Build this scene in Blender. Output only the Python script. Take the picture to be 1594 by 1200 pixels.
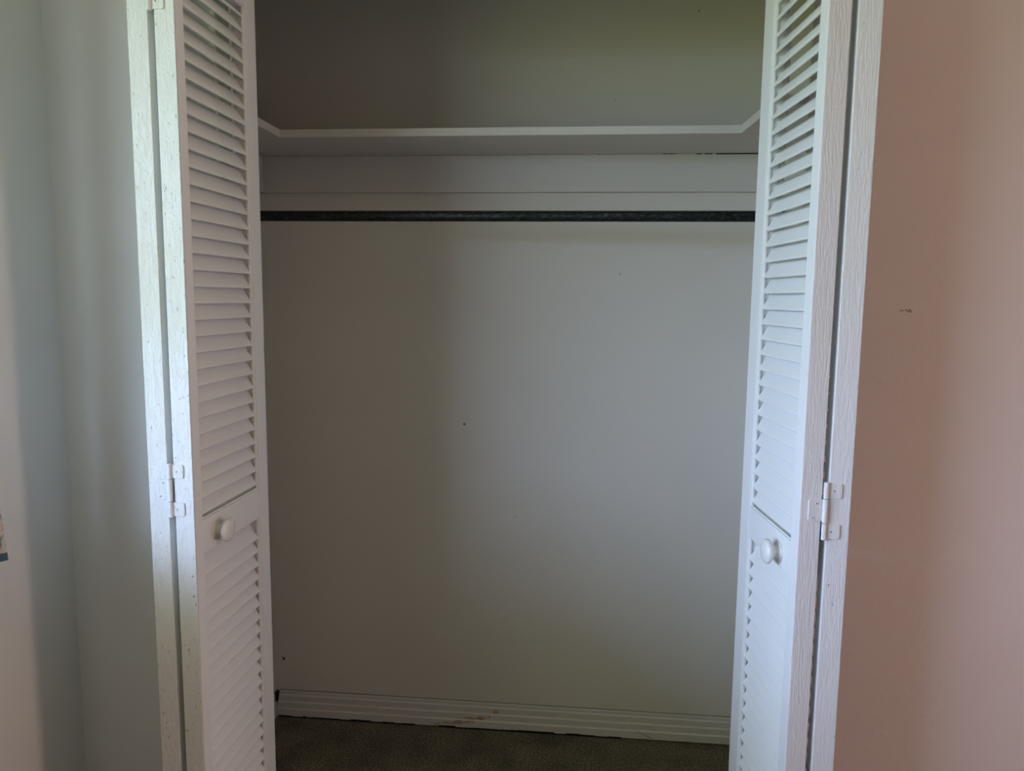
import bpy, bmesh, math, random
from mathutils import Vector, Matrix

for o in list(bpy.data.objects):
    bpy.data.objects.remove(o)
S = bpy.context.scene
C = S.collection
random.seed(7)

# ------------------------------------------------------------------ camera
H = 1.358                                   # eye height
cam = bpy.data.objects.new('camera', bpy.data.cameras.new('camera'))
C.objects.link(cam)
cam.data.sensor_width = 36.0
cam.data.lens = 1150.0 / 1594.0 * 36.0
right = Vector((0.99549404, 0.09417596, 0.01106826))
down = Vector((0.02194242, -0.11522794, -0.99309670))
fwd = Vector((-0.09225046, 0.98886471, -0.11677517))
right.x, down.x, fwd.x = 0.99549404, 0.02194242, -0.09225046
M = Matrix((( right.x, -down.x, -fwd.x, 0),
            ( right.y, -down.y, -fwd.y, 0),
            ( right.z, -down.z, -fwd.z, H),
            (0, 0, 0, 1)))
cam.matrix_world = M
cam.data.clip_start = 0.02
S.camera = cam

# ------------------------------------------------------------------ light and exposure
S.view_settings.view_transform = 'Standard'
S.view_settings.look = 'None'
S.view_settings.gamma = 1
S.view_settings.use_curve_mapping = False
S.view_settings.exposure = 0.12

SKY_COL = (0.475, 0.62, 1.0)
SKY_STR = 24.5
GRD_COL = (0.80, 1.0, 0.44)
GRD_STR = 4.0
w = bpy.data.worlds.new('sky')
S.world = w
w.use_nodes = True
nt = w.node_tree
nt.nodes.clear()
geo = nt.nodes.new('ShaderNodeTexCoord')
sep = nt.nodes.new('ShaderNodeSeparateXYZ')
mr = nt.nodes.new('ShaderNodeMapRange')
mr.inputs['From Min'].default_value = -0.12
mr.inputs['From Max'].default_value = 0.12
mixc = nt.nodes.new('ShaderNodeMix'); mixc.data_type = 'RGBA'
mixc.inputs[6].default_value = tuple(c * GRD_STR for c in GRD_COL) + (1,)
mixc.inputs[7].default_value = tuple(c * SKY_STR for c in SKY_COL) + (1,)
bg = nt.nodes.new('ShaderNodeBackground')
out = nt.nodes.new('ShaderNodeOutputWorld')
nt.links.new(geo.outputs['Generated'], sep.inputs[0])
nt.links.new(sep.outputs['Z'], mr.inputs['Value'])
nt.links.new(mr.outputs[0], mixc.inputs[0])
nt.links.new(mixc.outputs[2], bg.inputs['Color'])
nt.links.new(bg.outputs[0], out.inputs[0])

XL, XR = -1.16, 1.95          # room side walls
YB, YF = -2.3, 1.55           # wall behind the camera, wall with the closet
ZC = 2.44
WY0, WY1, WZ0, WZ1 = -0.50, 0.98, 0.92, 2.08   # window opening in the left wall

def area(name, loc, rot, sx, sy, power, col, portal=False):
    l = bpy.data.lights.new(name, 'AREA')
    l.shape = 'RECTANGLE'; l.size = sx; l.size_y = sy
    l.energy = power; l.color = col
    if portal: l.cycles.is_portal = True
    o = bpy.data.objects.new(name, l); C.objects.link(o)
    o.location = loc; o.rotation_euler = rot
    return o
# light portal in the window opening (guides the sky light, adds none)
area('window_portal', (XL - 0.13, (WY0 + WY1) / 2, (WZ0 + WZ1) / 2), (0, -math.pi / 2, 0),
     WZ1 - WZ0, WY1 - WY0, 1.0, (1, 1, 1), portal=True)
# daylight from the rest of the house, through the open doorway in the right wall
DY0, DY1, DZ = -0.35, 0.40, 2.03
area('hall_light', (XR + 0.9, 0.05, 1.45), (0, math.pi / 2, 0), 1.5, 0.40, 35.0, (1.0, 0.68, 0.59))

# ------------------------------------------------------------------ materials
def mat(name, col, rough=0.6, metallic=0.0):
    m = bpy.data.materials.new(name); m.use_nodes = True
    b = m.node_tree.nodes['Principled BSDF']
    b.inputs['Base Color'].default_value = (*col, 1)
    b.inputs['Roughness'].default_value = rough
    b.inputs['Metallic'].default_value = metallic
    return m
def coords(m, scale=(1, 1, 1)):
    n = m.node_tree
    t = n.nodes.new('ShaderNodeNewGeometry')
    mp = n.nodes.new('ShaderNodeMapping')
    mp.inputs['Scale'].default_value = scale
    n.links.new(t.outputs['Position'], mp.inputs['Vector'])
    return mp.outputs[0]
def noise(m, vec, scale, detail=3, rough=0.5, dist=0.0):
    n = m.node_tree
    t = n.nodes.new('ShaderNodeTexNoise')
    t.inputs['Scale'].default_value = scale
    t.inputs['Detail'].default_value = detail
    t.inputs['Roughness'].default_value = rough
    t.inputs['Distortion'].default_value = dist
    n.links.new(vec, t.inputs['Vector'])
    return t.outputs['Fac']
def ramp(m, fac, stops):
    n = m.node_tree
    r = n.nodes.new('ShaderNodeValToRGB')
    e = r.color_ramp.elements
    while len(e) < len(stops): e.new(0.5)
    for k, (p, c) in enumerate(stops):
        e[k].position = p; e[k].color = (*c, 1) if len(c) == 3 else c
    n.links.new(fac, r.inputs[0])
    return r.outputs[0]
def colour(m, sock):
    m.node_tree.links.new(sock, m.node_tree.nodes['Principled BSDF'].inputs['Base Color'])
def bump(m, fac, strength, dist, prev=None):
    n = m.node_tree
    b = n.nodes.new('ShaderNodeBump')
    b.inputs['Strength'].default_value = strength
    b.inputs['Distance'].default_value = dist
    n.links.new(fac, b.inputs['Height'])
    if prev: n.links.new(prev, b.inputs['Normal'])
    n.links.new(b.outputs[0], n.nodes['Principled BSDF'].inputs['Normal'])
    return b.outputs[0]

def plaster(name, col, peel=0.5, rough=0.75):
    m = mat(name, col, rough)
    v = coords(m)
    big = noise(m, v, 2.2, 2)
    c = ramp(m, big, [(0.3, tuple(x * 0.975 for x in col)), (0.7, tuple(min(1, x * 1.02) for x in col))])
    colour(m, c)
    b = bump(m, noise(m, v, 90, 3), 0.5 * peel, 0.0012)
    bump(m, noise(m, v, 14, 2), 0.35 * peel, 0.003, b)
    return m
M_wall = plaster('grey_white_wall_paint', (0.86, 0.86, 0.835), 0.25)
M_wall_l = plaster('window_wall_paint', (0.76, 0.765, 0.745), 0.25)
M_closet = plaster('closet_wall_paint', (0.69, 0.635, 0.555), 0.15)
M_pink = plaster('salmon_wall_paint', (0.93, 0.745, 0.665), 1.7, 0.6)
M_ceil = plaster('ceiling_paint', (0.72, 0.71, 0.69), 0.6)

def paint(name, col=(0.84, 0.83, 0.81), grain=1.0, specks=0.5, rough=0.42, wavy=0.0, blotch=False):
    m = mat(name, col, rough)
    v = coords(m, (1, 1, 0.06))
    vs = coords(m, (1, 1, 0.5))
    f = noise(m, v, 260, 4, 0.6, 0.4 + wavy)
    b = bump(m, f, 0.35 * grain, 0.0010)
    if wavy:
        v2 = coords(m, (1, 1, 0.12))
        b = bump(m, noise(m, v2, 110, 3, 0.6, 2.5), 0.6, 0.0022, b)
    sp = noise(m, vs, 150, 4, 0.65)
    b = bump(m, sp, 0.30 * grain, 0.0012, b)
    if blotch:
        b = bump(m, noise(m, coords(m, (1, 1, 0.45)), 85, 5, 0.65, 1.2), 0.9, 0.0030, b)
    sp2 = noise(m, vs, 150, 5, 0.7)
    lo = 0.27 + 0.06 * specks
    c = ramp(m, sp2, [(lo, (0.30, 0.22, 0.14)), (lo + 0.035, col), (0.70, tuple(x * 1.03 for x in col))])
    colour(m, c)
    return m
M_paint = paint('white_door_paint', grain=0.5, specks=0.0)
M_edge_l = paint('white_flecked_paint', col=(0.70, 0.69, 0.665), specks=1.0, grain=2.0, blotch=True)
M_edge_r = paint('white_brushed_paint', col=(0.80, 0.755, 0.74), specks=0.15, grain=0.8, wavy=0.6)
M_trim = paint('white_trim_paint', col=(0.78, 0.76, 0.74), grain=0.35, specks=0.0, rough=0.5)
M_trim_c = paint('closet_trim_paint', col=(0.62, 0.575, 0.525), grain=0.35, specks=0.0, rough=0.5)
M_knob = mat('white_knob_enamel', (0.80, 0.77, 0.72), 0.28)
M_dark = mat('dark_screw_hole', (0.06, 0.05, 0.045), 0.8)
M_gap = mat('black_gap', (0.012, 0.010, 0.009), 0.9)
M_brown = mat('bare_brown_wood', (0.42, 0.29, 0.2), 0.8)
colour(M_brown, ramp(M_brown, noise(M_brown, coords(M_brown, (1, 1, 4)), 60, 4), [(0.35, (0.34, 0.22, 0.14)), (0.6, (0.62, 0.45, 0.32))]))

M_rod = mat('mottled_dark_steel', (0.03, 0.035, 0.035), 0.45, 0.6)
_v = coords(M_rod, (0.5, 1, 1))
colour(M_rod, ramp(M_rod, noise(M_rod, _v, 160, 5, 0.75), [(0.38, (0.010, 0.011, 0.011)), (0.55, (0.030, 0.037, 0.037)), (0.72, (0.11, 0.135, 0.13))]))
bump(M_rod, noise(M_rod, _v, 320, 3), 0.4, 0.0006)

M_carpet = mat('brown_carpet_pile', (0.13, 0.10, 0.065), 0.95)
_v = coords(M_carpet)
_c1 = ramp(M_carpet, noise(M_carpet, _v, 170, 5, 0.8), [(0.36, (0.045, 0.032, 0.018)), (0.50, (0.18, 0.14, 0.09)), (0.62, (0.42, 0.35, 0.25))])
_c2 = ramp(M_carpet, noise(M_carpet, _v, 9, 3, 0.6), [(0.3, (0.70, 0.70, 0.70)), (0.7, (1.25, 1.25, 1.25))])
_mx = M_carpet.node_tree.nodes.new('ShaderNodeMix'); _mx.data_type = 'RGBA'; _mx.blend_type = 'MULTIPLY'; _mx.inputs[0].default_value = 1
M_carpet.node_tree.links.new(_c1, _mx.inputs[6]); M_carpet.node_tree.links.new(_c2, _mx.inputs[7])
colour(M_carpet, _mx.outputs[2])
bump(M_carpet, noise(M_carpet, _v, 170, 5, 0.8), 1.0, 0.008)

M_glass = mat('window_glass', (1, 1, 1), 0.02)
_n = M_glass.node_tree
_t = _n.nodes.new('ShaderNodeBsdfTransparent'); _t.inputs[0].default_value = (0.95, 0.97, 0.96, 1)
_g = _n.nodes.new('ShaderNodeBsdfGlossy'); _g.inputs['Roughness'].default_value = 0.02
_m = _n.nodes.new('ShaderNodeMixShader'); _m.inputs[0].default_value = 0.05
_n.links.new(_t.outputs[0], _m.inputs[1]); _n.links.new(_g.outputs[0], _m.inputs[2])
_n.links.new(_m.outputs[0], _n.nodes['Material Output'].inputs[0])

M_curtain = mat('floral_curtain_cotton', (0.6, 0.57, 0.53), 0.9)
_v = coords(M_curtain)
_vo = M_curtain.node_tree.nodes.new('ShaderNodeTexNoise')
_vo.inputs['Scale'].default_value = 26; _vo.inputs['Detail'].default_value = 2
M_curtain.node_tree.links.new(_v, _vo.inputs['Vector'])
colour(M_curtain, ramp(M_curtain, _vo.outputs['Fac'], [(0.36, (0.05, 0.17, 0.15)), (0.42, (0.30, 0.42, 0.36)), (0.47, (0.62, 0.58, 0.54)),
      (0.55, (0.62, 0.56, 0.53)), (0.60, (0.62, 0.30, 0.28)), (0.68, (0.50, 0.14, 0.13))]))
M_hem = mat('slate_blue_curtain_hem', (0.06, 0.13, 0.17), 0.9)

# ------------------------------------------------------------------ mesh helpers
class MB:
    def __init__(s): s.bm = bmesh.new(); s.mi = 0
    def face(s, pts):
        try:
            f = s.bm.faces.new([s.bm.verts.new(p) for p in pts]); f.material_index = s.mi; return f
        except ValueError: return None
    def box(s, a, b, f=None):
        (x0, y0, z0), (x1, y1, z1) = a, b
        p = [(x0, y0, z0), (x1, y0, z0), (x1, y1, z0), (x0, y1, z0), (x0, y0, z1), (x1, y0, z1), (x1, y1, z1), (x0, y1, z1)]
        s.hexa(p, f)
    def hexa(s, p, f=None):
        if f: p = [f(q) for q in p]
        v = [s.bm.verts.new(q) for q in p]
        for q in ((0, 3, 2, 1), (4, 5, 6, 7), (0, 1, 5, 4), (1, 2, 6, 5), (2, 3, 7, 6), (3, 0, 4, 7)):
            fc = s.bm.faces.new([v[i] for i in q]); fc.material_index = s.mi
    def extrude_poly(s, poly, a, b, put):
        """poly: list of (u,v); put(u,v,t) -> point, from t=a to t=b"""
        n = len(poly)
        va = [s.bm.verts.new(put(u, v, a)) for u, v in poly]
        vb = [s.bm.verts.new(put(u, v, b)) for u, v in poly]
        s.bm.faces.new(va).material_index = s.mi
        s.bm.faces.new(list(reversed(vb))).material_index = s.mi
        for i in range(n):
            j = (i + 1) % n
            s.bm.faces.new([va[j], va[i], vb[i], vb[j]]).material_index = s.mi
    def lathe(s, prof, put, seg=28):
        """prof: (radius, t) along an axis; put(r, ang, t)"""
        rings = []
        for r, t in prof:
            if r < 1e-6: rings.append([s.bm.verts.new(put(0, 0, t))])
            else: rings.append([s.bm.verts.new(put(r, 2 * math.pi * k / seg, t)) for k in range(seg)])
        for A, B in zip(rings, rings[1:]):
            for k in range(seg):
                l = (k + 1) % seg
                if len(A) == 1 and len(B) == 1: continue
                if len(A) == 1: q = [A[0], B[l], B[k]]
                elif len(B) == 1: q = [A[k], A[l], B[0]]
                else: q = [A[k], A[l], B[l], B[k]]
                s.bm.faces.new(q).material_index = s.mi
    def build(s, name, mats, parent=None, bevel=0, smooth=False, origin=None, seg=2):
        bmesh.ops.recalc_face_normals(s.bm, faces=s.bm.faces)
        me = bpy.data.meshes.new(name)
        if origin is None:
            if parent is not None: origin = parent['_o']
            else: origin = (0, 0, 0)
        origin = Vector(origin)
        bmesh.ops.translate(s.bm, verts=s.bm.verts, vec=-origin)
        s.bm.to_mesh(me); s.bm.free()
        for m in (mats if isinstance(mats, (list, tuple)) else [mats]): me.materials.append(m)
        o = bpy.data.objects.new(name, me); C.objects.link(o)
        if smooth:
            for p in me.polygons: p.use_smooth = True
        if parent is not None:
            o.parent = parent
            o['_o'] = tuple(origin)
            po = Vector(parent['_o'])
            o.location = origin - po
        else:
            o.location = origin; o['_o'] = tuple(origin)
        if bevel:
            b = o.modifiers.new('bevel', 'BEVEL'); b.width = bevel; b.segments = seg; b.limit_method = 'ANGLE'; b.angle_limit = math.radians(40)
            b.harden_normals = False
        return o
def empty(name, loc):
    o = bpy.data.objects.new(name, None); C.objects.link(o); o.location = loc; o['_o'] = tuple(loc); o.empty_display_size = 0.1
    return o
def tag(o, label, cat, group=None, kind=None):
    o['label'] = label; o['category'] = cat
    if group: o['group'] = group
    if kind: o['kind'] = kind
    return o
def struct(o):
    o['kind'] = 'structure'; return o

# ------------------------------------------------------------------ room shell
T = 0.11
CXL, CXR, CY = -0.972, 0.60, 2.20        # closet inside: left, right, back
OXL, OXR, OZ = -0.822, 0.500, 2.06       # closet opening
m = MB(); m.box((XL, YB, -0.05), (XR + 1.6, CY, 0.0))
floor = struct(m.build('floor', M_carpet))
m = MB(); m.box((XL - T, YB - T, ZC), (XR + T, CY + T, ZC + 0.05)); struct(m.build('ceiling', M_ceil))
m = MB()
m.box((XL - T, YB - T, 0), (XL, WY0, ZC)); m.box((XL - T, WY1, 0), (XL, YF, ZC))
m.box((XL - T, WY0, 0), (XL, WY1, WZ0)); m.box((XL - T, WY0, WZ1), (XL, WY1, ZC))
wl = struct(m.build('wall_left', M_wall_l))
m = MB(); m.box((XL - T, YB - T, 0), (XR + T, YB, ZC)); struct(m.build('wall_back', M_pink))
m = MB()
m.box((XR, YB, 0), (XR + T, DY0, ZC)); m.box((XR, DY1, 0), (XR + T, YF + T, ZC)); m.box((XR, DY0, DZ), (XR + T, DY1, ZC))
struct(m.build('wall_right', M_pink))
m = MB(); m.box((XL - T, YF, 0), (OXL, YF + T, ZC)); m.box((OXL, YF, OZ), (OXR, YF + T, ZC))
struct(m.build('wall_front', M_wall))
m = MB(); m.box((OXR, YF, 0), (XR, YF + T, ZC)); wp = struct(m.build('wall_front_right', M_pink))
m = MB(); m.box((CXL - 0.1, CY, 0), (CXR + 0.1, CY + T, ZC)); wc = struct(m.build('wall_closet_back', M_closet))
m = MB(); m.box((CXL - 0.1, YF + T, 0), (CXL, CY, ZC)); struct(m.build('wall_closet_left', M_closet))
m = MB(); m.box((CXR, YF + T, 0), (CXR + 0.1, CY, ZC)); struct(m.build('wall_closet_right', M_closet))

# the hall beyond the doorway (closes the room to the sky)
HX = XR + T
m = MB()
m.box((HX, DY0 - 0.5, 0), (HX + 1.2, DY0 - 0.4, ZC)); m.box((HX, DY1 + 0.4, 0), (HX + 1.2, DY1 + 0.5, ZC))
m.box((HX + 1.1, DY0 - 0.4, 0), (HX + 1.2, DY1 + 0.4, ZC)); m.box((HX, DY0 - 0.4, ZC - 0.04), (HX + 1.1, DY1 + 0.4, ZC))
struct(m.build('wall_hall', M_ceil))

# window in the left wall
win = empty('window_1', (XL - 0.06, (WY0 + WY1) / 2, WZ0)); struct(win)
m = MB()
x0, x1 = XL - 0.09, XL - 0.04
fw = 0.04
m.box((x0, WY0, WZ0), (x1, WY0 + fw, WZ1)); m.box((x0, WY1 - fw, WZ0), (x1, WY1, WZ1))
m.box((x0, WY0 + fw, WZ0), (x1, WY1 - fw, WZ0 + fw)); m.box((x0, WY0 + fw, WZ1 - fw), (x1, WY1 - fw, WZ1))
zm = (WZ0 + WZ1) / 2
m.box((x0, WY0 + fw, zm - 0.02), (x1, WY1 - fw, zm + 0.02))
m.build('window_frame', M_trim, win, 0.002)
for za, zb in ((WZ0 + fw, zm - 0.02), (zm + 0.02, WZ1 - fw)):
    m = MB(); m.box((XL - 0.067, WY0 + fw, za), (XL - 0.063, WY1 - fw, zb)); m.build('pane', M_glass, win)
m = MB(); m.box((XL - 0.04, WY0 - 0.03, WZ0 - 0.022), (XL + 0.03, WY1 + 0.02, WZ0)); m.build('window_sill', M_trim, win, 0.003)
# unseen overhang added outside the window to block steep sky light
SKY_BLOCK = 1.5
m = MB(); m.box((XL - T - SKY_BLOCK, YB, ZC - 0.22), (XL - T, CY, ZC - 0.16)); e = m.build('added_overhang', M_ceil); struct(e)

# ------------------------------------------------------------------ curtain beside the window
cur = empty('curtain', (XL + 0.05, 1.20, 0.852))
tag(cur, 'floral curtain with a slate blue hem at the left edge, hanging beside the window', 'curtain')
def curtain_mesh(z0, z1, off=0.0):
    mm = MB(); N = 60
    ya, yb = 1.075, 1.2715
    for side in (0, 1):
        rows = []
        for k in range(N + 1):
            t = k / N; y = ya + (yb - ya) * t
            x = XL + 0.055 + 0.018 * math.cos((yb - y) / 0.045 * math.pi) + (0.0025 if side else 0)
            rows.append((x, y))
        vs0 = [mm.bm.verts.new((x, y - 0.11 * (z0 - 0.85) * (y - ya) / (yb - ya), z0)) for x, y in rows]
        vs1 = [mm.bm.verts.new((x, y - 0.11 * (z1 - 0.85) * (y - ya) / (yb - ya), z1)) for x, y in rows]
        for k in range(N): mm.bm.faces.new([vs0[k], vs0[k + 1], vs1[k + 1], vs1[k]])
    mm.bm.verts.ensure_lookup_table()
    return mm
curtain_mesh(0.866, 2.106).build('drape', M_curtain, cur, smooth=True)
curtain_mesh(0.850, 0.866).build('hem', M_hem, cur, smooth=True)
cr = empty('curtain_rod', (XL + 0.055, 0.6, 2.12))
tag(cr, 'thin white curtain rod above the window on the left wall', 'curtain rod')
m = MB(); m.lathe([(0, -0.08), (0.01, -0.08), (0.01, 1.31), (0, 1.31)], lambda r, a, t: (XL + 0.055 + r * math.cos(a), t, 2.12 + r * math.sin(a)), 16)
m.build('pole', M_trim, cr, smooth=True)
for yy in (-0.05, 1.28):
    m = MB(); m.box((XL, yy - 0.008, 2.10), (XL + 0.05, yy + 0.008, 2.118)); m.build('bracket', M_trim, cr, 0.002)

# low dresser under the window (unseen, added to shade the left door edges)
DX0, DX1, DYA, DYB, DH = XL + 0.045, -0.885, 0.10, 0.985, 0.93
ds = empty('blocker', ((DX0 + DX1) / 2, (DYA + DYB) / 2, 0))
tag(ds, 'white painted dresser with six round-knobbed drawers under the window, added out of view to shade the left door edges', 'blocker')
m = MB(); m.box((DX0, DYA, 0.06), (DX1 - 0.02, DYB, DH - 0.02)); m.box((DX0, DYA + 0.03, 0), (DX1 - 0.05, DYB - 0.03, 0.06)); m.build('carcass', M_trim, ds, 0.002)
m = MB(); m.box((DX0, DYA - 0.012, DH - 0.02), (DX1, DYB + 0.012, DH)); m.build('top', M_trim, ds, 0.004)
for r_ in range(3):
    for c_ in range(2):
        ya = DYA + 0.012 + c_ * (DYB - DYA - 0.012) / 2; yb = ya + (DYB - DYA) / 2 - 0.018
        za = 0.08 + r_ * 0.275; zb = za + 0.26
        m = MB(); m.box((DX1 - 0.02, ya, za), (DX1 - 0.003, yb, zb)); dw = m.build('drawer', M_trim, ds, 0.003)
        m = MB(); yc, zc = (ya + yb) / 2, (za + zb) / 2
        m.lathe([(0.006, DX1 - 0.004), (0.006, DX1 + 0.006), (0.013, DX1 + 0.010), (0.012, DX1 + 0.018), (0, DX1 + 0.020)], lambda q, a, t: (t, yc + q * math.cos(a), zc + q * math.sin(a)), 20)
        m.build('knob', M_knob, dw, smooth=True)

# ------------------------------------------------------------------ closet fittings
# baseboard with stepped ledges
bz = 0.080
prof = [(0, 0), (0.019, 0), (0.019, 0.0225), (0.0165, 0.0250), (0.0145, 0.0255), (0.0145, 0.0435), (0.012, 0.0460), (0.0100, 0.0465),
        (0.0100, 0.0645), (0.0075, 0.0670), (0.0062, 0.0675), (0.0062, 0.0765), (0.004, bz), (0, bz)]
def baseboard(name, a, b, put):
    mm = MB(); mm.extrude_poly([(u, v + 0.004) for u, v in prof], a, b, put)
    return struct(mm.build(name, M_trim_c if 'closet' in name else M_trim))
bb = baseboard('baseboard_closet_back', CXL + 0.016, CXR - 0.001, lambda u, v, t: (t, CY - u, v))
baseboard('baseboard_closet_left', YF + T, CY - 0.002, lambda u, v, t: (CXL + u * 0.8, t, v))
baseboard('baseboard_closet_right', YF + T, CY - 0.02, lambda u, v, t: (CXR - u, t, v))
baseboard('baseboard_left', WY1 + 0.3, YF - 0.02, lambda u, v, t: (XL + u, t, v))
baseboard('baseboard_front', XL, OXL, lambda u, v, t: (t, YF - u, v))
# dark gap along the carpet
m = MB()
x = CXL + 0.02
rnd = random.Random(3)
while x < 0.13:
    L = rnd.uniform(0.01, 0.05); h = rnd.uniform(0.0015, 0.0055)
    if not (-0.53 < x < -0.44) : m.box((x, CY - 0.0205, 0.0), (x + L, CY - 0.0185, 0.002 + h))
    x += L
m.build('carpet_gap', M_gap, bb)
m = MB(); m.box((CXL + 0.018, CY - 0.0040, bz + 0.0040), (CXR - 0.002, CY - 0.0002, bz + 0.0050)); m.build('dark_top_line', mat('dark_grey_strip', (0.22, 0.20, 0.18), 0.9), bb)  # thin dark grey strip along the top of the baseboard
# peeled strip of paint and a crack
def on_ledge(x, z):   # depth of the front surface of the baseboard at height z
    z -= 0.004
    return CY - (0.0193 if z < 0.0235 else 0.0148 if z < 0.045 else 0.0103 if z < 0.066 else 0.0065)
m = MB()
rnd = random.Random(5)
spots = [(-0.395, -0.370, 0.006, 0.012), (-0.366, -0.340, 0.010, 0.020), (-0.338, -0.300, 0.012, 0.022), (-0.328, -0.302, 0.0225, 0.0262), (-0.300, -0.262, 0.020, 0.0275),
         (-0.300, -0.225, 0.0295, 0.0385), (-0.255, -0.236, 0.0285, 0.034), (-0.222, -0.212, 0.038, 0.0425), (-0.205, -0.188, 0.051, 0.062)]
for a, b, z0, z1 in spots:
    a -= 0.048; b -= 0.048; z1 += 0.0015
    n = 8; top = []; bot = []
    for k in range(n + 1):
        t = k / n; xx = a + (b - a) * t
        e_ = 0.35 if k in (0, n) else 1
        lift = (t - 0.5) * 0.004
        mid = (z0 + z1) / 2 + lift
        top.append((xx, mid + (z1 - z0) / 2 * e_ * rnd.uniform(0.6, 1.1))); bot.append((xx, mid - (z1 - z0) / 2 * e_ * rnd.uniform(0.6, 1.1)))
    for k in range(n):
        q = [bot[k], bot[k + 1], top[k + 1], top[k]]
        yy = on_ledge(0, (z0 + z1) / 2)
        m.face([(px, yy, pz) for px, pz in q])
o = m.build('peeled_paint', M_brown, bb); o['label'] = 'bare brown patch where the paint peeled'
m = MB()
m.hexa([(0.195, CY - 0.0195, 0.030), (0.245, CY - 0.0195, 0.006), (0.245, CY - 0.0188, 0.006), (0.195, CY - 0.0188, 0.030),
        (0.195, CY - 0.0195, 0.0312), (0.245, CY - 0.0195, 0.0075), (0.245, CY - 0.0188, 0.0075), (0.195, CY - 0.0188, 0.0312)])
m.build('crack', M_dark, bb)
m = MB(); rnd = random.Random(2)
for k in range(7):
    cx, cz, s_ = CXL + 0.010 + rnd.uniform(-0.002, 0.006), 0.083 - k * 0.0048, rnd.uniform(0.002, 0.0045)
    m.box((cx - s_, CY - 0.016 - s_, cz - s_), (cx + s_, CY - 0.010, cz + s_ * 0.8))
m.build('broken_corner', M_gap, bb, 0.001)

# shelf: back board, two side boards and the cleats under them
SHB = H + 0.4120; SHT = SHB + 0.0205
SY = 1.930                                  # front edge of the back board
sh = empty('closet_shelf', (-0.2, CY, SHB))
tag(sh, 'white painted U-shaped wooden shelf fixed high along the closet walls', 'shelf')
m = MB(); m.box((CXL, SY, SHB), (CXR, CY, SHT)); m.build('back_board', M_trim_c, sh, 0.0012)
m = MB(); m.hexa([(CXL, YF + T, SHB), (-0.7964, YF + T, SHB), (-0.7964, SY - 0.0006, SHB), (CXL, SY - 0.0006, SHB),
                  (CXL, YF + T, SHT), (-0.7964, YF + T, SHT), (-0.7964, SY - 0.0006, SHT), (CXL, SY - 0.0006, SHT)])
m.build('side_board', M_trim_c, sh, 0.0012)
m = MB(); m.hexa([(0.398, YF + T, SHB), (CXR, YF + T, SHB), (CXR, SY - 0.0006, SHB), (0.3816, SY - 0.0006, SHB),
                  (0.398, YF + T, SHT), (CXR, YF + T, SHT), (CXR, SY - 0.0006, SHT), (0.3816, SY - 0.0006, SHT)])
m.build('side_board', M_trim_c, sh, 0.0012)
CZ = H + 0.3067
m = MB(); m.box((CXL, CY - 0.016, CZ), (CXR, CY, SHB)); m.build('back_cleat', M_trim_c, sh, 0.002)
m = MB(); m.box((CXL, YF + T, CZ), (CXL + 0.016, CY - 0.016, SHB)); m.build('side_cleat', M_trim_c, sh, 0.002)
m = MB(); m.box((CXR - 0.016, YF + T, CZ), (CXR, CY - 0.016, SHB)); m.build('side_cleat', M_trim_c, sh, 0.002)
# black strips stand in for shade in the shelf seam, where caulk has gone
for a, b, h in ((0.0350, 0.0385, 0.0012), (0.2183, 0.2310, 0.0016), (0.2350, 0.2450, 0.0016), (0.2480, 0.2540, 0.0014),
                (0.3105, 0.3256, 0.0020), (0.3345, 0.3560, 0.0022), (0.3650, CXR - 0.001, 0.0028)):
    m = MB(); m.box((a, CY - 0.0172, SHB - h), (b, CY - 0.0155, SHB + 0.0002)); m.build('seam_shade', M_gap, sh)

# hanging rod
RY, RZ, RR = 1.93, H + 0.2105, 0.0138
rd = empty('closet_rod', (-0.2, RY, RZ))
tag(rd, 'mottled dark steel hanging rod across the closet below the shelf', 'rod')
m = MB(); m.lathe([(RR, CXL), (RR, CXR)], lambda r, a, t: (t, RY + r * math.cos(a), RZ + 0.0 + r * math.sin(a)), 32)
m.build('tube', M_rod, rd, smooth=True)
for xx, sg in ((CXL, 1), (CXR, -1)):
    m = MB(); m.lathe([(0, xx), (0.030, xx), (0.030, xx + sg * 0.004), (0.019, xx + sg * 0.006), (0.019, xx + sg * 0.018), (0.0142, xx + sg * 0.018)],
                      lambda r, a, t: (t, RY + r * math.cos(a), RZ + r * math.sin(a)), 24)
    m.build('flange', M_trim, rd, smooth=False)

# nail holes and scuffs
def wall_mark(parent, x, y, z, r, mt, name='nail_hole', ny=-1):
    mm = MB(); mm.lathe([(0, 0.0), (r, 0.0004), (r, 0.0)], lambda q, a, t: (x + q * math.cos(a), y + ny * (t + 0.0002), z + q * math.sin(a)), 12)
    mm.build(name, mt, parent)
wall_mark(wc, -0.3495, CY, H - 0.3813, 0.0046, mat('grey_anchor', (0.30, 0.30, 0.28), 0.7), 'wall_anchor')
wall_mark(wc, -0.3495, CY - 0.0006, H - 0.3820, 0.0018, M_dark, 'nail_hole')
wall_mark(wc, -0.939, CY, H - 1.1686, 0.0045, M_dark)
wall_mark(wc, -0.943, CY, H - 1.163, 0.0022, M_dark)
M_scuff = mat('wall_scuff', (0.46, 0.44, 0.41), 0.8)
wall_mark(wc, -0.188, CY, H - 0.665, 0.0028, M_scuff, 'scuff')
wall_mark(wc, 0.108, CY, H + 0.075, 0.0030, M_scuff, 'scuff')
wall_mark(wc, 0.305, CY, H + 0.800, 0.0020, M_dark)
wall_mark(wc, -0.545, CY, H + 0.590, 0.0022, M_scuff)
wall_mark(wc, 0.080, CY, H + 0.565, 0.0022, M_scuff)
M_chip = mat('chipped_paint_spot', (0.48, 0.33, 0.28), 0.8)
M_chipl = mat('pale_chip', (0.95, 0.82, 0.76), 0.8)
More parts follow.
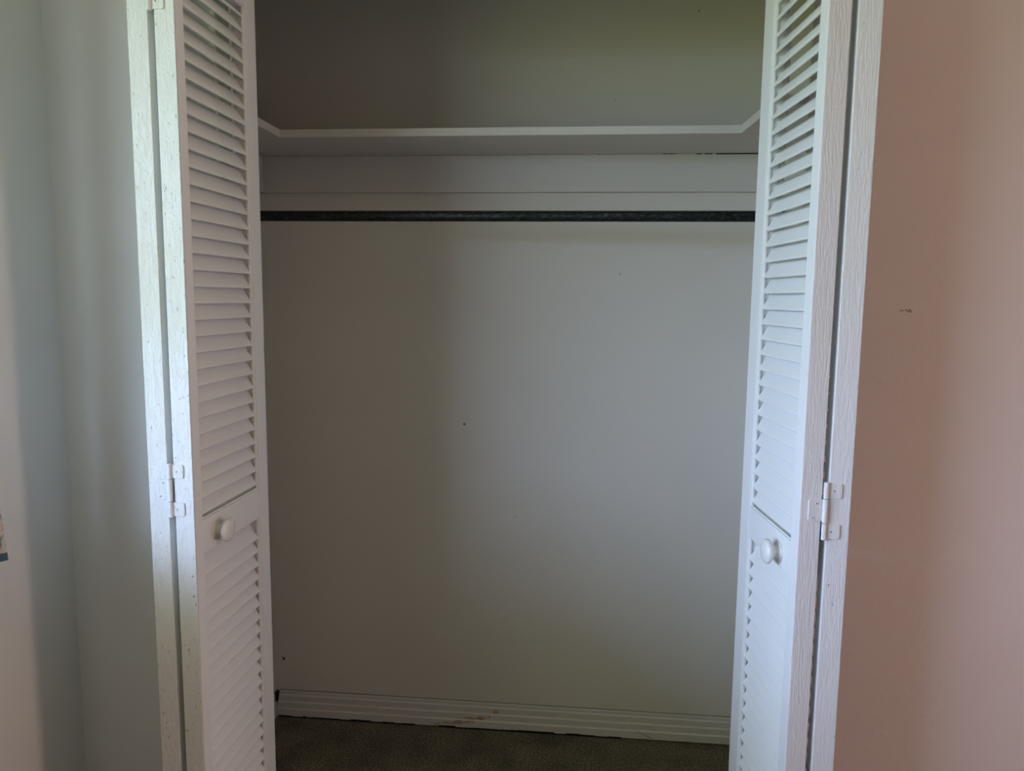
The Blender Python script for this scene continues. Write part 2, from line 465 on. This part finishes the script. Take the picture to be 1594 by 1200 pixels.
for dx, dz, r, mt in ((-0.010, 0.001, 0.0016, M_chip), (-0.006, 0.0005, 0.0014, M_chip), (0.0, 0.0018, 0.002, M_chip), (0.004, -0.001, 0.0022, M_chip), (0.008, 0.001, 0.0024, M_chip),
                      (0.006, 0.0035, 0.0012, M_chip), (0.010, -0.0025, 0.0014, M_chip), (0.001, -0.002, 0.0016, M_chipl), (0.012, 0.000, 0.0014, M_chipl)):
    wall_mark(wp, 0.6435 + dx, YF, H - 0.0158 + dz, r, mt, 'paint_chip')

# ------------------------------------------------------------------ bifold closet doors
DB, DT = 0.022, 2.025
PT = 0.0372
PITCH = 0.0310
Z_MT, Z_MB = H - 0.4285, H - 0.4920      # middle rail top / bottom
def make_panel(parent, P, Q, nsgn, stN, stF, edge_mat, name='door_panel', near_T=PT):
    """P: near (joint) corner of the louvred face, Q: far corner. nsgn: +1 if the thickness lies towards -X (left door's lead panel)."""
    P = Vector((*P, 0)); Q = Vector((*Q, 0)); W = (Q - P).length
    dx = (Q - P).normalized()
    dy = Vector((-dx.y, dx.x, 0)) * nsgn
    def f(p): v = P + dx * p[0] + dy * p[1]; return (v.x, v.y, p[2])
    m = MB()
    edge = 1
    # stiles (the joint stile carries the weathered edge material)
    m.mi = 1; m.box((0, 0.0, DB), (0.004, PT, DT), f)
    m.mi = 0; m.box((0.004, 0, DB), (stN, PT, DT), f)
    m.box((W - stF, 0, DB), (W, PT, DT), f)
    for z0, z1 in ((DB, DB + 0.11), (Z_MB, Z_MT), (DT - 0.07, DT)):
        m.box((stN, 0.0004, z0), (W - stF, PT - 0.0004, z1), f)
    panel = m.build(name, [M_paint, edge_mat], parent, 0.0011)
    # beads round the two louvre openings
    m = MB(); bw = 0.0055
    for z0, z1 in ((DB + 0.11, Z_MB), (Z_MT, DT - 0.07)):
        for ya, yb in ((0.0022, 0.0085), (PT - 0.0085, PT - 0.0022)):
            m.box((stN, ya, z0), (stN + bw, yb, z1), f); m.box((W - stF - bw, ya, z0), (W - stF, yb, z1), f)
            m.box((stN + bw, ya, z0), (W - stF - bw, yb, z0 + 0.004), f); m.box((stN + bw, ya, z1 - 0.004), (W - stF - bw, yb, z1), f)
    m.build('bead_moulding', M_paint, panel, 0.0018, seg=3)
    # louvres: the outer edge sits low
    for z0, z1 in ((DB + 0.11, Z_MB), (Z_MT, DT - 0.07)):
        m = MB()
        k0 = math.floor((z0 - (H - 0.357)) / PITCH); z = (H - 0.357) + k0 * PITCH
        ang = math.radians(53); Ls, ts = 0.0425, 0.0048
        u = Vector((math.cos(ang), math.sin(ang))); nn = Vector((-u.y, u.x))
        xa, xb = stN - 0.002, W - stF + 0.002
        rnd = random.Random(int(z0 * 100))
        while z < z1 - 0.006:
            y0 = 0.0042
            if z + 0.032 > z1 + 0.010: z += PITCH; continue
            poly = []
            j = rnd.uniform(-0.0004, 0.0004)
            c0 = Vector((y0, z + 0.001 + j)); c1 = c0 + u * Ls
            r = ts / 2
            for k in range(5):
                a = ang + math.pi / 2 + math.pi * k / 4
                poly.append((c0.x + r * math.cos(a) + r * 0.6, c0.y + r * math.sin(a) + r * 0.6))
            for k in range(5):
                a = ang - math.pi / 2 + math.pi * k / 4
                poly.append((c1.x + r * math.cos(a) - r * 0.6, c1.y + r * math.sin(a) - r * 0.6))
            poly = [(min(max(a, 0.0012), PT - 0.0012), min(max(b, z0 + 0.0003), z1 - 0.0003)) for a, b in poly]
            if max(b for a, b in poly) - min(b for a, b in poly) > 0.012:
                m.extrude_poly(poly, xa, xb, lambda a, b, t: f((t, a, b)))
            z += PITCH
        m.build('louvers', M_paint, panel)
    return panel, f, W

def make_knob(panel, f, u, z, k=1.11):
    m = MB()
    prof = [(0.0165, 0.0), (0.0168, -0.0015), (0.0120, -0.0035), (0.0095, -0.008), (0.0105, -0.0125), (0.0165, -0.0155), (0.0203, -0.0185),
            (0.0213, -0.0220), (0.0205, -0.0255), (0.0170, -0.0285), (0.0100, -0.0305), (0.0, -0.0312)]
    prof = [(r * k, t * 1.02) for r, t in prof]
    m.lathe(prof, lambda r, a, t: f((u + r * math.cos(a), t, z + r * math.sin(a))), 40)
    m.build('knob', M_knob, panel, smooth=True)

def make_hinge(door, xk, yk, zt, edgeL, edgeR, wide_left):
    """non-mortise hinge opened flat across the two joint edges; edgeL/edgeR give the front surface y at x"""
    h = 0.0985; zb = zt - h
    m = MB()
    def leaf(x0, x1, z0, z1, ed):
        n = 0.0024
        r = 0.0042; left = x1 < xk + 0.002
        pts = []
        if left: cs = [(x1, z0, 0), (x1, z1, 0), (x0 + r, z1 - r, 90), (x0 + r, z0 + r, 180)]
        else: cs = [(x1 - r, z0 + r, 270), (x1 - r, z1 - r, 360), (x0, z1, 0), (x0, z0, 0)]
        for cx, cz, a0 in cs:
            if a0 == 0: pts.append((cx, cz))
            else:
                for k in range(6):
                    a = math.radians(a0 + 18 * k); pts.append((cx + r * math.cos(a), cz + r * math.sin(a)))
        m.extrude_poly(pts, -n, 0.0003, lambda u, v, t: (u, ed(u) + t, v))
    s_h = 0.0262; mid0, mid1 = zb + 0.0305, zt - 0.0285
    # on both pairs the middle leaf is on the left edge and the two short tabs on the right edge
    leaf(xk - 0.0285, xk + 0.001, mid0, mid1, edgeL)
    leaf(xk - 0.001, xk + 0.0265, zt - s_h, zt, edgeR)
    leaf(xk - 0.001, xk + 0.0265, zb, zb + s_h, edgeR)
    hg = m.build('hinge', M_edge_r if xk > 0 else M_edge_l, door, 0.0006, seg=2)
    m = MB(); r = 0.0044
    for z0, z1, rr in ((zb - 0.002, zb + s_h + 0.001, r), (zb + s_h + 0.0018, zt - s_h - 0.0018, r * 1.02), (zt - s_h - 0.001, zt + 0.002, r)):
        m.lathe([(0, z0), (rr * 0.8, z0), (rr, z0 + 0.001), (rr, z1 - 0.001), (rr * 0.8, z1), (0, z1)],
                lambda q, a, t: (xk + q * math.cos(a), yk - 0.002 + q * math.sin(a), t), 20)
    m.build('knuckle', M_edge_r if xk > 0 else M_edge_l, hg, smooth=False)
    m = MB(); m2 = MB()
    for sx, sz, ed in ((xk - 0.0145, mid1 - 0.0075, edgeL), (xk - 0.0205, mid0 + 0.0065, edgeL), (xk + 0.0135, zt - s_h / 2, edgeR), (xk + 0.0115, zb + s_h / 2, edgeR)):
        yy = ed(sx) - 0.0024
        m.lathe([(0.0028, 0.0), (0.0027, 0.0006), (0.0, 0.0007)], lambda q, a, t: (sx + q * math.cos(a), yy - t, sz + q * math.sin(a)), 16)
        m2.lathe([(0.0011, 0.0006), (0.0011, 0.0009), (0, 0.0009)], lambda q, a, t: (sx + q * math.cos(a), yy - t, sz + q * math.sin(a)), 10)
    m.build('screw_heads', M_edge_r if xk > 0 else M_edge_l, hg); m2.build('screw_slots', M_dark, hg)

def lin(p, q): return lambda x: p[1] + (q[1] - p[1]) * (x - p[0]) / (q[0] - p[0])

# left pair: lead panel (faces the opening) and hinged panel (faces the window)
dl = struct(empty('door_1', (-0.755, 1.44, 0.0)))
tag(dl, 'left white louvered bifold closet door, folded open beside the grey-white wall', 'door', kind='structure')
PL, QL = (-0.7147, 1.2840), (-0.7093, 1.5990)
pB, fB, W = make_panel(dl, PL, QL, 1, 0.0290, 0.0445, M_edge_l)
make_knob(pB, fB, 0.0815, H - 0.4620)
PL2, QL2 = (-0.8020, 1.2850), (-0.8110, 1.5998)
pA, fA, W = make_panel(dl, PL2, QL2, -1, 0.0290, 0.0445, M_edge_l)
eB = lin(fB((0, 0, 0)), fB((0, PT, 0))); eA = lin(fA((0, 0, 0)), fA((0, PT, 0)))
xk = (fB((0, PT, 0))[0] + fA((0, PT, 0))[0]) / 2; yk = 1.2835
make_hinge(dl, xk, yk, H - 0.3136, eA, eB, True)
make_hinge(dl, xk, yk, H + 0.5900, eA, eB, True)
make_hinge(dl, xk, yk, 0.30, eA, eB, True)

# right pair
dr = struct(empty('door_2', (0.43, 1.45, 0.0)))
tag(dr, 'right white louvered bifold closet door, folded open beside the salmon pink wall', 'door', kind='structure')
PR, QR = (0.3860, 1.2960), (0.3545, 1.6100)
pB, fB, W = make_panel(dr, PR, QR, -1, 0.0345, 0.0530, M_edge_r)
make_knob(pB, fB, 0.0860, H - 0.4650)
PR2, QR2 = (0.4705, 1.2960), (0.4880, 1.6110)
pA, fA, W = make_panel(dr, PR2, QR2, 1, 0.0345, 0.0530, M_edge_r)
eB = lin(fB((0, 0, 0)), fB((0, PT, 0))); eA = lin(fA((0, 0, 0)), fA((0, PT, 0)))
xk = (fB((0, PT, 0))[0] + fA((0, PT, 0))[0]) / 2; yk = 1.2975
make_hinge(dr, xk, yk, H - 0.3118, eB, eA, False)
make_hinge(dr, xk, yk, H + 0.6600, eB, eA, False)
make_hinge(dr, xk, yk, 0.30, eB, eA, False)

# overhead track the doors run in
m = MB(); m.box((OXL, 1.598, OZ - 0.028), (OXR, 1.602, OZ)); m.box((OXL, 1.628, OZ - 0.028), (OXR, 1.632, OZ)); m.box((OXL, 1.598, OZ - 0.003), (OXR, 1.632, OZ))
tr = struct(m.build('trim_1', M_trim))

for o in bpy.data.objects:
    if '_o' in o: del o['_o']
